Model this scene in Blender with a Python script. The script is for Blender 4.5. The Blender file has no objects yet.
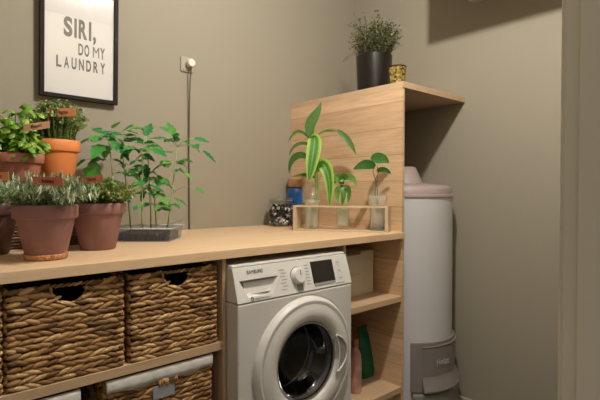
import bpy, bmesh, math, random
from mathutils import Vector, Matrix
random.seed(7)
V = Vector
H = 1.27                      # height of the camera above the floor; "r" heights below are relative to it
SC = bpy.context.scene
COL = SC.collection

# ------------------------------------------------------------------ camera
FPX = 466.43; YAW = math.radians(48.07); PIT = math.radians(-1.1)
FW = V((math.cos(YAW)*math.cos(PIT), math.sin(YAW)*math.cos(PIT), math.sin(PIT)))
RT = V((math.sin(YAW), -math.cos(YAW), 0)); UP = RT.cross(FW)
cam = bpy.data.cameras.new('camera'); camo = bpy.data.objects.new('camera', cam); COL.objects.link(camo)
m = Matrix((RT, UP, -FW)).transposed().to_4x4(); m.translation = V((0, 0, H)); camo.matrix_world = m
cam.sensor_width = 36; cam.lens = FPX/600*36; cam.clip_start = .02
SC.camera = camo
# ------------------------------------------------------------------ world, light, exposure
w = bpy.data.worlds.new('world'); SC.world = w; w.use_nodes = True
w.node_tree.nodes['Background'].inputs[0].default_value = (1, .98, .95, 1)
w.node_tree.nodes['Background'].inputs[1].default_value = .29
LAMP = V((1.15, .816, H+1.354))
ld = bpy.data.lights.new('ceiling_bulb', 'POINT'); ld.energy = 88; ld.shadow_soft_size = .035; ld.color = (1, .95, .885)
lo = bpy.data.objects.new('ceiling_bulb', ld); COL.objects.link(lo); lo.location = LAMP
vs = SC.view_settings; vs.view_transform = 'Standard'; vs.look = 'None'; vs.gamma = 1; vs.use_curve_mapping = False
vs.exposure = 0.0

# ------------------------------------------------------------------ materials
def newmat(name):
    m = bpy.data.materials.new(name); m.use_nodes = True
    return m, m.node_tree, m.node_tree.nodes['Principled BSDF']
def nd(t, ty, **kw):
    n = t.nodes.new(ty)
    for k, v in kw.items(): setattr(n, k, v)
    return n
def ramp(t, fac, stops):
    r = nd(t, 'ShaderNodeValToRGB'); e = r.color_ramp.elements
    while len(e) < len(stops): e.new(.5)
    for el, (p, c) in zip(e, stops): el.position = p; el.color = (*c, 1)
    t.links.new(fac, r.inputs[0]); return r.outputs[0]
def noise(t, scale, detail=3, vec=None, mscale=None, rough=.5):
    tc = nd(t, 'ShaderNodeTexCoord'); o = tc.outputs['Object']
    if mscale:
        mp = nd(t, 'ShaderNodeMapping'); mp.inputs['Scale'].default_value = mscale
        t.links.new(o, mp.inputs[0]); o = mp.outputs[0]
    n = nd(t, 'ShaderNodeTexNoise'); n.inputs['Scale'].default_value = scale; n.inputs['Detail'].default_value = detail
    n.inputs['Roughness'].default_value = rough
    t.links.new(o, n.inputs['Vector']); return n.outputs[0]
def bump(t, b, h, strength, dist=.002):
    n = nd(t, 'ShaderNodeBump'); n.inputs['Strength'].default_value = strength; n.inputs['Distance'].default_value = dist
    t.links.new(h, n.inputs['Height']); t.links.new(n.outputs[0], b.inputs['Normal'])
def plain(name, c, rough=.5, metal=0, var=.06, scale=30, bmp=0, spec=.5, ms=None, coat=0):
    m, t, b = newmat(name)
    n = noise(t, scale, mscale=ms)
    t.links.new(ramp(t, n, [(.3, tuple(x*(1-var) for x in c)), (.7, tuple(min(1, x*(1+var)) for x in c))]), b.inputs['Base Color'])
    b.inputs['Roughness'].default_value = rough; b.inputs['Metallic'].default_value = metal
    b.inputs['Specular IOR Level'].default_value = spec; b.inputs['Coat Weight'].default_value = coat
    if bmp: bump(t, b, noise(t, scale*4), bmp)
    return m
def wood(name, light, dark, axis='x', planks=0, rough=.5, gs=1.0):
    """grain runs along axis; planks = board height in z"""
    m, t, b = newmat(name)
    s = {'x': (1.2, 14, 14), 'y': (14, 1.2, 14), 'z': (14, 14, 1.2)}[axis]
    tc = nd(t, 'ShaderNodeTexCoord'); mp = nd(t, 'ShaderNodeMapping'); mp.inputs['Scale'].default_value = s
    vec = tc.outputs['Object']
    if planks:
        sp = nd(t, 'ShaderNodeSeparateXYZ'); t.links.new(vec, sp.inputs[0])
        dv = nd(t, 'ShaderNodeMath', operation='DIVIDE'); t.links.new(sp.outputs[2], dv.inputs[0]); dv.inputs[1].default_value = planks
        fl = nd(t, 'ShaderNodeMath', operation='FLOOR'); t.links.new(dv.outputs[0], fl.inputs[0])
        fr = nd(t, 'ShaderNodeMath', operation='FRACT'); t.links.new(dv.outputs[0], fr.inputs[0])
        wn = nd(t, 'ShaderNodeTexWhiteNoise', noise_dimensions='1D'); t.links.new(fl.outputs[0], wn.inputs['W'])
        sc = nd(t, 'ShaderNodeVectorMath', operation='SCALE'); t.links.new(wn.outputs['Color'], sc.inputs[0]); sc.inputs['Scale'].default_value = 3
        ad = nd(t, 'ShaderNodeVectorMath', operation='ADD'); t.links.new(vec, ad.inputs[0]); t.links.new(sc.outputs[0], ad.inputs[1]); vec = ad.outputs[0]
    t.links.new(vec, mp.inputs[0])
    n1 = nd(t, 'ShaderNodeTexNoise'); n1.inputs['Scale'].default_value = 1.6*gs; n1.inputs['Detail'].default_value = 6; n1.inputs['Distortion'].default_value = 1.2
    n2 = nd(t, 'ShaderNodeTexNoise'); n2.inputs['Scale'].default_value = 9*gs; n2.inputs['Detail'].default_value = 4
    for n in (n1, n2): t.links.new(mp.outputs[0], n.inputs['Vector'])
    mx = nd(t, 'ShaderNodeMix'); mx.data_type = 'FLOAT'; mx.inputs[0].default_value = .4
    t.links.new(n1.outputs[0], mx.inputs[2]); t.links.new(n2.outputs[0], mx.inputs[3])
    c = ramp(t, mx.outputs[0], [(.34, dark), (.62, light)])
    if planks:
        mm = nd(t, 'ShaderNodeMix'); mm.data_type = 'RGBA'; mm.blend_type = 'MULTIPLY'; mm.inputs[0].default_value = 1
        t.links.new(c, mm.inputs[6])
        t.links.new(ramp(t, wn.outputs['Value'], [(0, (.84, .81, .78)), (1, (1, 1, 1))]), mm.inputs[7])
        m2 = nd(t, 'ShaderNodeMix'); m2.data_type = 'RGBA'; m2.blend_type = 'MULTIPLY'; m2.inputs[0].default_value = 1
        t.links.new(mm.outputs[2], m2.inputs[6])
        t.links.new(ramp(t, fr.outputs[0], [(0, (.66, .56, .47)), (.02, (.74, .66, .58)), (.035, (1, 1, 1))]), m2.inputs[7]); c = m2.outputs[2]
    t.links.new(c, b.inputs['Base Color']); b.inputs['Roughness'].default_value = rough
    bump(t, b, n2.outputs[0], .12, .001)
    return m
def island(name, stops, rough=.5, trans=0, spec=.4, sheen=0):
    """colour differs from leaf to leaf / strand to strand"""
    m, t, b = newmat(name)
    g = nd(t, 'ShaderNodeNewGeometry')
    c = ramp(t, g.outputs['Random Per Island'], stops)
    n = noise(t, 90, 2)
    mx = nd(t, 'ShaderNodeMix'); mx.data_type = 'RGBA'; mx.blend_type = 'MULTIPLY'; mx.inputs[0].default_value = 1
    t.links.new(c, mx.inputs[6]); t.links.new(ramp(t, n, [(.3, (.8, .8, .8)), (.7, (1.1, 1.1, 1.1))]), mx.inputs[7])
    t.links.new(mx.outputs[2], b.inputs['Base Color'])
    b.inputs['Roughness'].default_value = rough; b.inputs['Specular IOR Level'].default_value = spec
    if trans:
        tr = nd(t, 'ShaderNodeBsdfTranslucent'); t.links.new(mx.outputs[2], tr.inputs[0])
        ms = nd(t, 'ShaderNodeMixShader'); ms.inputs[0].default_value = trans
        out = t.nodes['Material Output']
        t.links.new(b.outputs[0], ms.inputs[1]); t.links.new(tr.outputs[0], ms.inputs[2]); t.links.new(ms.outputs[0], out.inputs[0])
    return m
def glass(name, tint=(1, 1, 1), base=.04, rough=.02, body=0, bodyc=(.8, .85, .82), edge=.6):
    m, t, b = newmat(name); t.nodes.remove(b); out = t.nodes['Material Output']
    tr = nd(t, 'ShaderNodeBsdfTransparent'); tr.inputs[0].default_value = (*tint, 1)
    gl = nd(t, 'ShaderNodeBsdfGlossy'); gl.inputs['Roughness'].default_value = rough
    lw = nd(t, 'ShaderNodeLayerWeight'); lw.inputs[0].default_value = .5
    pw = nd(t, 'ShaderNodeMath', operation='POWER'); t.links.new(lw.outputs['Facing'], pw.inputs[0]); pw.inputs[1].default_value = 4
    ma = nd(t, 'ShaderNodeMath', operation='MULTIPLY_ADD'); t.links.new(pw.outputs[0], ma.inputs[0]); ma.inputs[1].default_value = edge; ma.inputs[2].default_value = base
    ms = nd(t, 'ShaderNodeMixShader'); src = tr.outputs[0]
    if body:
        df = nd(t, 'ShaderNodeBsdfDiffuse'); df.inputs[0].default_value = (*bodyc, 1)
        dt = nd(t, 'ShaderNodeBsdfTranslucent'); dt.inputs[0].default_value = (*bodyc, 1)
        m3 = nd(t, 'ShaderNodeMixShader'); t.links.new(df.outputs[0], m3.inputs[1]); t.links.new(dt.outputs[0], m3.inputs[2])
        m2 = nd(t, 'ShaderNodeMixShader'); m2.inputs[0].default_value = body
        t.links.new(tr.outputs[0], m2.inputs[1]); t.links.new(m3.outputs[0], m2.inputs[2]); src = m2.outputs[0]
    t.links.new(ma.outputs[0], ms.inputs[0]); t.links.new(src, ms.inputs[1]); t.links.new(gl.outputs[0], ms.inputs[2])
    t.links.new(ms.outputs[0], out.inputs[0]); return m
def emit(name, c, s):
    m, t, b = newmat(name); b.inputs['Emission Color'].default_value = (*c, 1); b.inputs['Emission Strength'].default_value = s
    b.inputs['Base Color'].default_value = (*c, 1); return m
M = {}
M['wall'] = plain('taupe_paint', (.318, .283, .213), .75, var=.015, scale=2, bmp=.05)
M['ceil'] = plain('ceiling_paint', (.62, .60, .56), .8, var=.02, scale=2)
M['trim'] = plain('cream_trim', (.74, .67, .53), .5, var=.02, scale=6)
M['white_trim'] = plain('pale_skirting', (.50, .46, .40), .5, var=.02, scale=6)
M['floor'] = plain('grey_floor_tile', (.17, .155, .14), .4, var=.15, scale=5)
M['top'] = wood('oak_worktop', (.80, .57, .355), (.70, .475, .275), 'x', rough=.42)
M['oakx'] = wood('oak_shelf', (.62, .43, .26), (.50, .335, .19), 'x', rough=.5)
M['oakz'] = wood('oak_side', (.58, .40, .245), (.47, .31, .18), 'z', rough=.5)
M['panel'] = wood('oak_panel', (.76, .53, .33), (.56, .37, .215), 'y', planks=.132, rough=.5, gs=.8)
M['oaktop'] = wood('oak_board', (.62, .43, .27), (.52, .35, .21), 'y', rough=.5)
M['holder'] = wood('pale_wood', (.62, .49, .32), (.52, .40, .25), 'x', rough=.55)
M['white'] = plain('white_enamel', (.66, .635, .60), .32, var=.01, scale=5, coat=.2)
M['plasticw'] = plain('white_plastic', (.70, .675, .63), .38, var=.01, scale=5)
M['grey'] = plain('grey_plastic', (.30, .29, .27), .35, var=.02, scale=8)
M['chrome'] = plain('chrome_ring', (.6, .6, .6), .18, 1, var=.01)
M['darkglass'] = plain('dark_door_glass', (.015, .015, .016), .06, var=.1, spec=.7, coat=.5)
M['drum'] = plain('steel_drum', (.10, .10, .105), .35, .6, var=.15, scale=40)
M['black'] = plain('black_plastic', (.012, .012, .012), .3, var=.1)
M['screen'] = plain('dark_display', (.022, .020, .017), .22, var=.1)
M['print'] = plain('grey_print', (.13, .12, .11), .6, var=.05)
M['ink'] = plain('black_ink', (.022, .02, .018), .6, var=.05)
M['paper'] = plain('poster_paper', (.74, .715, .69), .8, var=.01, scale=3)
M['frame'] = plain('black_frame', (.016, .012, .009), .6, var=.2, scale=20, spec=.15)
M['glass'] = glass('clear_glass')
M['pane'] = glass('picture_glass', base=.13, rough=.01)
M['vase'] = glass('vase_glass', (.98, .99, .98), body=.05, bodyc=(.92, .95, .92), base=.06, edge=1.0)
M['water'] = glass('water', (.97, .98, .95), body=.38, bodyc=(.98, .98, .93), base=.02, edge=.3)
M['bowl'] = glass('door_bowl_glass', (.30, .30, .31), base=.06, rough=.03)
M['tank'] = plain('tank_enamel', (.58, .575, .575), .38, var=.01, scale=4)
M['tankcap'] = plain('taupe_plastic', (.36, .29, .265), .45, var=.03, scale=8)
M['tankbox'] = plain('dark_taupe_plastic', (.215, .19, .175), .45, var=.03, scale=8)
M['strand'] = island('water_hyacinth', [(0, (.13, .06, .02)), (.35, (.32, .165, .055)), (.75, (.50, .28, .105)), (1, (.68, .45, .21))], .55)
M['wicker'] = island('dark_wicker', [(0, (.07, .03, .018)), (.6, (.16, .07, .035)), (1, (.24, .12, .06))], .5)
M['weaveback'] = plain('gap_shade_brown', (.045, .024, .010), .9, var=.2, scale=60)  # dark brown puts the shade of the weave gaps into the backing's colour
M['linen'] = plain('white_cotton', (.60, .57, .53), .9, var=.04, scale=90, bmp=.2)
M['terra'] = plain('terracotta_orange', (.84, .27, .075), .6, var=.06, scale=12)
M['terra2'] = plain('terracotta_brown', (.42, .155, .095), .65, var=.07, scale=12)
M['purple'] = plain('terracotta_mauve', (.255, .125, .112), .65, var=.10, scale=16)
M['purpled'] = plain('terracotta_dark', (.10, .042, .034), .6, var=.10, scale=16)
M['crust'] = plain('limescale_crust', (.50, .24, .11), .9, var=.55, scale=140, bmp=.5)
M['soil'] = plain('soil', (.022, .015, .010), .95, var=.5, scale=160, bmp=.8)
M['blackpot'] = plain('black_glazed_pot', (.011, .008, .006), .32, var=.1, spec=.35)
M['rosemary'] = island('silvery_needles', [(0, (.08, .13, .06)), (.4, (.28, .35, .19)), (1, (.80, .84, .62))], .6, .25)
M['rosemaryd'] = island('green_needles', [(0, (.04, .09, .03)), (.6, (.12, .22, .08)), (1, (.28, .38, .18))], .6, .25)
M['thyme'] = island('thyme_leaves', [(0, (.10, .15, .03)), (.6, (.30, .38, .10)), (1, (.55, .60, .22))], .6, .3)
M['savory'] = island('light_thyme_leaves', [(0, (.14, .21, .06)), (.5, (.38, .48, .17)), (1, (.75, .80, .42))], .6, .3)
M['basil'] = island('basil_leaves', [(0, (.09, .24, .015)), (.5, (.26, .48, .05)), (1, (.52, .70, .16))], .4, .3)
M['tomato'] = island('tomato_leaves', [(0, (.025, .17, .05)), (.5, (.06, .33, .07)), (1, (.24, .52, .07))], .45, .3)
M['tstem'] = plain('pale_green_stem', (.33, .50, .17), .5, var=.15, scale=30)
M['stem'] = plain('green_stem', (.16, .28, .06), .5, var=.2, scale=30)
M['bstem'] = plain('brown_stem', (.10, .07, .03), .7, var=.2, scale=30)
M['drac'] = plain('striped_leaf', (.22, .42, .05), .35, var=.45, scale=3, ms=(30, 30, 2))
M['dracd'] = island('deep_green_leaf', [(0, (.035, .11, .015)), (1, (.08, .20, .025))], .5, .15)
M['pothos'] = island('glossy_leaf', [(0, (.02, .09, .015)), (1, (.05, .18, .03))], .45, .15)
M['lucky'] = island('mid_green_leaf', [(0, (.06, .17, .02)), (1, (.16, .32, .05))], .4, .2)
M['airy'] = island('airy_leaves', [(0, (.08, .10, .04)), (.6, (.22, .25, .12)), (1, (.50, .52, .30))], .7, .25)
M['marker'] = plain('copper_marker', (.80, .29, .13), .6, var=.08, scale=20)
M['markerl'] = plain('peach_marker', (.95, .55, .36), .6, var=.06, scale=20)
M['markerd'] = plain('rust_marker', (.58, .16, .09), .6, var=.06, scale=20)
M['metal'] = plain('grey_stake', (.45, .43, .38), .4, .6)
M['trayp'] = glass('tray_plastic', (.80, .85, .92), body=.22, bodyc=(.40, .50, .68))
M['traycell'] = plain('tray_cells', (.05, .055, .065), .35, var=.3, scale=60)
M['blue'] = plain('blue_glaze', (.008, .13, .50), .12, var=.08, coat=.5)
M['cork'] = plain('brown_lid', (.36, .19, .09), .7, var=.2, scale=40)
M['pebd'] = island('black_and_white_pebbles', [(0, (.012, .012, .012)), (.68, (.03, .03, .03)), (.74, (.5, .5, .48)), (1, (.75, .74, .72))], .25)
M['amber'] = None
M['cable'] = plain('grey_cable', (.085, .07, .05), .5, var=.05)
M['socket'] = plain('cream_socket', (.40, .355, .27), .4, var=.02)
M['plug'] = plain('white_plug', (.80, .75, .62), .35, var=.02)
M['box'] = plain('cream_card', (.66, .60, .47), .7, var=.03, scale=10)
M['green'] = plain('green_bag', (.006, .13, .055), .4, var=.3, scale=12)
M['pink'] = plain('pink_plastic', (.50, .27, .22), .4, var=.35, scale=14)
M['logo'] = plain('silver_lettering', (.55, .54, .52), .3)
M['grout'] = plain('grey_tag', (.30, .30, .31), .5, var=.05)
M['lampglass'] = emit('lit_opal_glass', (1, .92, .8), 6)
mm_, t_, b_ = newmat('amber_mosaic'); M['amber'] = mm_
vo = nd(t_, 'ShaderNodeTexVoronoi'); vo.inputs['Scale'].default_value = 90
tc_ = nd(t_, 'ShaderNodeTexCoord'); t_.links.new(tc_.outputs['Object'], vo.inputs['Vector'])
t_.links.new(ramp(t_, vo.outputs['Color'], [(.1, (.10, .06, .01)), (.5, (.45, .30, .07)), (.9, (.75, .62, .30))]), b_.inputs['Base Color'])
b_.inputs['Metallic'].default_value = .7; b_.inputs['Roughness'].default_value = .25

# ------------------------------------------------------------------ mesh builder
class MB:
    def __init__(s): s.v = []; s.f = []
    def add(s, vs, fs):
        k = len(s.v); s.v += [tuple(p) for p in vs]; s.f += [tuple(i+k for i in f) for f in fs]; return s
    def box(s, a, b):
        x0, y0, z0 = a; x1, y1, z1 = b
        return s.add([(x0,y0,z0),(x1,y0,z0),(x1,y1,z0),(x0,y1,z0),(x0,y0,z1),(x1,y0,z1),(x1,y1,z1),(x0,y1,z1)],
              [(0,3,2,1),(4,5,6,7),(0,1,5,4),(1,2,6,5),(2,3,7,6),(3,0,4,7)])
    def lathe(s, prof, c=(0, 0, 0), n=32, a0=0, a1=2*math.pi):
        full = abs(a1-a0-2*math.pi) < 1e-6; cnt = n if full else n+1
        vs = []; fs = []
        for r, z in prof:
            for i in range(cnt):
                a = a0+(a1-a0)*i/n; vs.append((c[0]+r*math.cos(a), c[1]+r*math.sin(a), c[2]+z))
        for j in range(len(prof)-1):
            for i in range(n):
                i2 = (i+1) % cnt; p = j*cnt
                fs.append((p+i, p+i2, p+cnt+i2, p+cnt+i))
        if full:
            if prof[0][0] > 1e-6: fs.append(tuple(reversed(range(cnt))))
            if prof[-1][0] > 1e-6: fs.append(tuple(range((len(prof)-1)*cnt, len(prof)*cnt)))
        return s.add(vs, fs)
    def tube(s, pts, r, n=6, caps=True):
        pts = [V(p) for p in pts]; rs = r if isinstance(r, (list, tuple)) else [r]*len(pts)
        vs = []; fs = []; prev = None
        for i, p in enumerate(pts):
            d = (pts[min(i+1, len(pts)-1)]-pts[max(i-1, 0)])
            d = d.normalized() if d.length > 1e-9 else V((0, 0, 1))
            if prev is None:
                a = d.cross(V((0, 0, 1)) if abs(d.z) < .9 else V((1, 0, 0))).normalized()
            else: a = (prev-d*prev.dot(d)).normalized()
            prev = a; b = d.cross(a)
            for k in range(n):
                t = 2*math.pi*k/n; vs.append(p+(a*math.cos(t)+b*math.sin(t))*rs[i])
        for i in range(len(pts)-1):
            for k in range(n):
                fs.append((i*n+k, i*n+(k+1) % n, (i+1)*n+(k+1) % n, (i+1)*n+k))
        if caps: fs.append(tuple(reversed(range(n)))); fs.append(tuple(range((len(pts)-1)*n, len(pts)*n)))
        return s.add(vs, fs)
    def blob(s, c, ax, ay, az, rings=4, n=6):
        """tapered ellipsoid with half axes ax (long), ay, az"""
        c = V(c); vs = [c-ax]; fs = []
        for i in range(1, rings):
            t = math.pi*i/rings
            for k in range(n):
                p = 2*math.pi*k/n
                vs.append(c-ax*math.cos(t)+(ay*math.cos(p)+az*math.sin(p))*math.sin(t))
        vs.append(c+ax); L = len(vs)-1
        for k in range(n): fs.append((0, 1+(k+1) % n, 1+k)); fs.append((L, L-n+k, L-n+(k+1) % n))
        for i in range(rings-2):
            for k in range(n):
                a = 1+i*n; fs.append((a+k, a+(k+1) % n, a+n+(k+1) % n, a+n+k))
        return s.add(vs, fs)
    def leaf(s, base, d, L, W, droop=.3, fold=.15, n=5, shape='oval', up=V((0, 0, 1)), ser=0):
        base = V(base); d = V(d).normalized(); side = d.cross(up)
        if side.length < .05: side = V((1, 0, 0))
        side.normalize(); nrm = side.cross(d).normalized()
        vs = []; fs = []; p = base.copy(); cd = d.copy()
        for i in range(n+1):
            t = i/n
            wd = {'oval': math.sin(math.pi*min(1, t*.97+.03))**.8, 'lance': (math.sin(math.pi*(t**.75)))**.9 if t < 1 else 0,
                  'heart': (1-t)**.55*min(1, (t*6)+.35) if t < 1 else 0, 'needle': 1-t*t*.9}[shape]*W/2
            wd = max(wd, W*.02)
            if ser and 0 < i < n: wd *= (1+ser*(1 if i % 2 else -1))
            vs += [p-side*wd+nrm*wd*fold, p-nrm*wd*fold, p+side*wd+nrm*wd*fold]
            cd = (cd-V((0, 0, 1))*droop/n).normalized() if droop else cd
            p = p+cd*(L/n); nrm = side.cross(cd).normalized()
        for i in range(n):
            a = i*3; fs += [(a, a+1, a+4, a+3), (a+1, a+2, a+5, a+4)]
        return s.add(vs, fs)
    def build(s, name, mat, parent=None, smooth=False, bev=0, loc=None, rot=None, seg=2, fix=False):
        me = bpy.data.meshes.new(name); me.from_pydata(s.v, [], s.f); me.update()
        if fix or bev:
            b = bmesh.new(); b.from_mesh(me); bmesh.ops.recalc_face_normals(b, faces=b.faces); b.to_mesh(me); b.free()
        o = bpy.data.objects.new(name, me); COL.objects.link(o)
        if mat: me.materials.append(M[mat] if isinstance(mat, str) else mat)
        if smooth:
            for p in me.polygons: p.use_smooth = True
            if smooth == 'auto':
                me.set_sharp_from_angle(angle=math.radians(40))
        if bev:
            md = o.modifiers.new('bevel', 'BEVEL'); md.width = bev; md.segments = seg; md.limit_method = 'ANGLE'; md.angle_limit = math.radians(40)
        if parent: o.parent = parent
        if loc is not None: o.location = loc
        if rot is not None: o.rotation_euler = rot
        return o
def bx(name, a, b, mat, parent=None, bev=0, **k): return MB().box(a, b).build(name, mat, parent, bev=bev, **k)
def tag(o, label=None, cat=None, group=None, kind=None):
    if label: o['label'] = label
    if cat: o['category'] = cat
    if group: o['group'] = group
    if kind: o['kind'] = kind
    return o
def empty(name, loc, label, cat, group=None, rz=0):
    o = bpy.data.objects.new(name, None); COL.objects.link(o); o.location = loc; o.rotation_euler = (0, 0, rz)
    o.empty_display_size = .05
    return tag(o, label, cat, group)
def struct(name, a, b, mat, bev=0):
    return tag(bx(name, a, b, mat, bev=bev), kind='structure')
def copy_tree(o, parent=None):
    c = o.copy(); COL.objects.link(c); c.parent = parent
    for ch in list(o.children): copy_tree(ch, c)
    return c
def lettering(name, txt, size, mat, parent, mtx, sx=1, bold=0, align='LEFT', space=1, fit=None):
    """flat solid letters; local x right, y up; mtx is their local matrix; fit = total width"""
    cu = bpy.data.curves.new(name, 'FONT'); cu.body = txt; cu.size = size; cu.extrude = .0002; cu.offset = bold; cu.space_character = space
    cu.align_x = align
    tmp = bpy.data.objects.new(name, cu); COL.objects.link(tmp)
    bpy.context.view_layer.update()
    dg = bpy.context.evaluated_depsgraph_get()
    me = bpy.data.meshes.new_from_object(tmp.evaluated_get(dg)); bpy.data.objects.remove(tmp); bpy.data.curves.remove(cu)
    xs = [v.co.x for v in me.vertices]; k = sx
    if fit: k = fit/(max(xs)-min(xs)); x0 = min(xs)
    for v in me.vertices: v.co.x = (v.co.x-(x0 if fit else 0))*k
    me.materials.clear(); me.materials.append(M[mat])
    o = bpy.data.objects.new(name, me); COL.objects.link(o)
    if parent: o.parent = parent
    o.matrix_local = mtx
    return o
def cells(name, txt, cap, width, mat, parent, mtx, gap=.12, bold=.02, wide={}):
    """condensed capitals: every letter squeezed into its own cell; cap = letter height"""
    wts = [wide.get(c, 1) for c in txt]; k = width/(sum(wts)-gap); q = MB(); x = 0
    for c, wt in zip(txt, wts):
        if c != ' ':
            cu = bpy.data.curves.new('g', 'FONT'); cu.body = c; cu.size = 1; cu.extrude = .001; cu.offset = 0 if c == 'M' else bold
            tmp = bpy.data.objects.new('g', cu); COL.objects.link(tmp); bpy.context.view_layer.update()
            me = bpy.data.meshes.new_from_object(tmp.evaluated_get(bpy.context.evaluated_depsgraph_get())); bpy.data.objects.remove(tmp); bpy.data.curves.remove(cu)
            xs = [v.co.x for v in me.vertices]; a, b = min(xs), max(xs); cw_ = (wt-gap)*k
            if c in 'I,': sx_ = cap*.72; 
            else: sx_ = cw_/(b-a)
            q.add([(x+(v.co.x-a)*sx_+(cw_-(b-a)*sx_)/2, v.co.y*cap/.71, v.co.z*.2) for v in me.vertices], [tuple(p.vertices) for p in me.polygons])
            bpy.data.meshes.remove(me)
        x += wt*k
    o = q.build(name, mat, parent); o.matrix_local = mtx; return o
def frame_mtx(loc, xd, yd):
    xd = V(xd).normalized(); yd = V(yd).normalized(); z = xd.cross(yd)
    mm = Matrix((xd, yd, z)).transposed().to_4x4(); mm.translation = V(loc); return mm
def at(px, py, d):
    """point at distance d along the view axis"""
    return V((0, 0, H))+(FW+RT*((px-300)/FPX)+UP*((200-py)/FPX))*d
def onz(px, py, z):
    r = FW+RT*((px-300)/FPX)+UP*((200-py)/FPX); return V((0, 0, H))+r*((z-H)/r.z)
def ony(px, py, y):
    r = FW+RT*((px-300)/FPX)+UP*((200-py)/FPX); return V((0, 0, H))+r*(y/r.y)

# ------------------------------------------------------------------ the room
YW = 2.2276; XR = 2.5265; ZC = 2.70; XL = -.36; YF = .17
struct('floor', (XL-.1, -1.0, -.1), (XR+.1, YW+.1, 0), 'floor')
struct('ceiling', (XL-.1, .05, ZC), (XR+.1, YW+.1, ZC+.1), 'ceil')
struct('wall_back', (XL-.1, YW, 0), (XR+.1, YW+.1, ZC), 'wall')
struct('wall_right', (XR, .05, 0), (XR+.1, YW, ZC), 'wall')
struct('wall_left', (XL-.1, .05, 0), (XL, YW, ZC), 'wall')
wf = MB()
wf.box((.515, .05, 0), (XR, YF-.01, ZC)); wf.box((XL, .05, 2.12), (.515, YF-.01, ZC))
tag(wf.build('wall_front', 'wall'), kind='structure')
jb = MB(); jb.box((.503, .02, 0), (.515, YF, 2.12)); jb.box((.500, .02, 0), (.503, .156, 2.12))
tag(jb.build('trim_1', 'trim', bev=.0012), kind='structure')
struct('trim_2', (.505, YF-.01, 0), (.575, YF+.004, 2.17), 'trim', .002)
struct('baseboard_right', (XR-.012, YF, 0), (XR, YW, .065), 'white_trim', .003)
struct('baseboard_back', (1.95, YW-.012, 0), (XR-.012, YW, .065), 'white_trim', .003)
struct('trim_3', (2.013, YF, H+1.068), (XR, 1.33, ZC), 'ceil', .004)      # boxed-in duct under the ceiling

# ceiling lamp
lp = empty('ceiling_lamp', (LAMP.x, LAMP.y, ZC), 'round opal glass ceiling lamp above the middle of the room', 'lamp')
MB().lathe([(.0, 0), (.13, 0), (.13, -.012), (.12, -.018), (0, -.018)]).build('base', 'plasticw', lp, smooth='auto')
MB().lathe([(.105, -.018), (.105, -.034), (.09, -.042), (0, -.044)]).build('lamp_shade', 'lampglass', lp, smooth='auto')

# ------------------------------------------------------------------ joinery
ZT = H-.2036; ZU = H-.2344; ZS = H-.5235; ZL = H-.98
wt = bx('worktop', (XL, 1.364, ZU), (1.9235, YW, ZT), 'top', bev=.0015)
tag(wt, 'long pale oak worktop running over the baskets and the washing machine', 'worktop')
su = empty('basket_shelving', (.26, 1.8, 0), 'oak shelf unit under the worktop that holds the wicker baskets', 'shelving unit')
def loc(o, p): o.location = V(p)-o.parent.location; return o
def pbx(name, a, b, mat, parent, bev=.001):
    p = parent.location; return bx(name, tuple(a[i]-p[i] for i in range(3)), tuple(b[i]-p[i] for i in range(3)), mat, parent, bev)
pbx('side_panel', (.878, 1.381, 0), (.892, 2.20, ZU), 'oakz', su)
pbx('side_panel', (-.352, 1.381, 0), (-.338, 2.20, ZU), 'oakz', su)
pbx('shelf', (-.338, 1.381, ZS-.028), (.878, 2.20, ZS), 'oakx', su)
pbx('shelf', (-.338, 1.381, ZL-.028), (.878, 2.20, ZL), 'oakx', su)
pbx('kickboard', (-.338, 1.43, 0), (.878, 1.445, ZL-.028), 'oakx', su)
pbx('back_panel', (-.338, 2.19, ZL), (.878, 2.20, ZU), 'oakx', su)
tu = empty('tall_shelf_unit', (1.93, 1.8, 0), 'tall oak shelf unit ending the worktop, its top board reaching the right wall', 'shelving unit')
pbx('tall_panel', (1.924, 1.385, 0), (1.944, YW, H+.513), 'panel', tu)
pbx('top_board', (1.924, 1.381, H+.513), (XR-.001, YW-.001, H+.5439), 'oaktop', tu)
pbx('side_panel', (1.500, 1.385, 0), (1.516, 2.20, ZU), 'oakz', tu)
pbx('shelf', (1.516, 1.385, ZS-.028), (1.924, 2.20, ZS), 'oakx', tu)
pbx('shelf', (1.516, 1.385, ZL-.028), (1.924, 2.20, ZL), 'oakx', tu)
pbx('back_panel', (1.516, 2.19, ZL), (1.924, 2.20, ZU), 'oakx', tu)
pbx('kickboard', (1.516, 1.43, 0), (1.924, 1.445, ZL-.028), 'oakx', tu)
pb = MB()
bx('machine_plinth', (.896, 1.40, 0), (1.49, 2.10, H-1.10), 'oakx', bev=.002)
tag(bpy.data.objects['machine_plinth'], 'low oak plinth that the washing machine stands on', 'plinth')

# ------------------------------------------------------------------ washing machine
MX0, MX1, MY, MYT = .896, 1.473, 1.313, 1.3476
MZ0, MZS, MZT = H-1.10, H-.387, H-.257
wm = empty('washing_machine', ((MX0+MX1)/2, 1.6, MZ0), 'white front-loading washing machine with a round glass door under the worktop', 'washing machine')
W0 = wm.location.copy()
def L3(p): return V(p)-W0
body = MB(); yb0, yb1 = MY+.012, 1.90
body.box(L3((MX0, yb0, MZ0)), L3((MX0+.02, yb1, MZS-.002))); body.box(L3((MX1-.02, yb0, MZ0)), L3((MX1, yb1, MZS-.002)))
body.box(L3((MX0+.02, yb0, MZ0)), L3((MX1-.02, yb1, MZ0+.02))); body.box(L3((MX0+.02, yb1-.02, MZ0+.02)), L3((MX1-.02, yb1, MZS-.002)))
body.box(L3((MX0+.003, MYT+.02, MZS-.002)), L3((MX1-.003, yb1, MZT-.013)))
body.build('body', 'white', wm, bev=.003)
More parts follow.
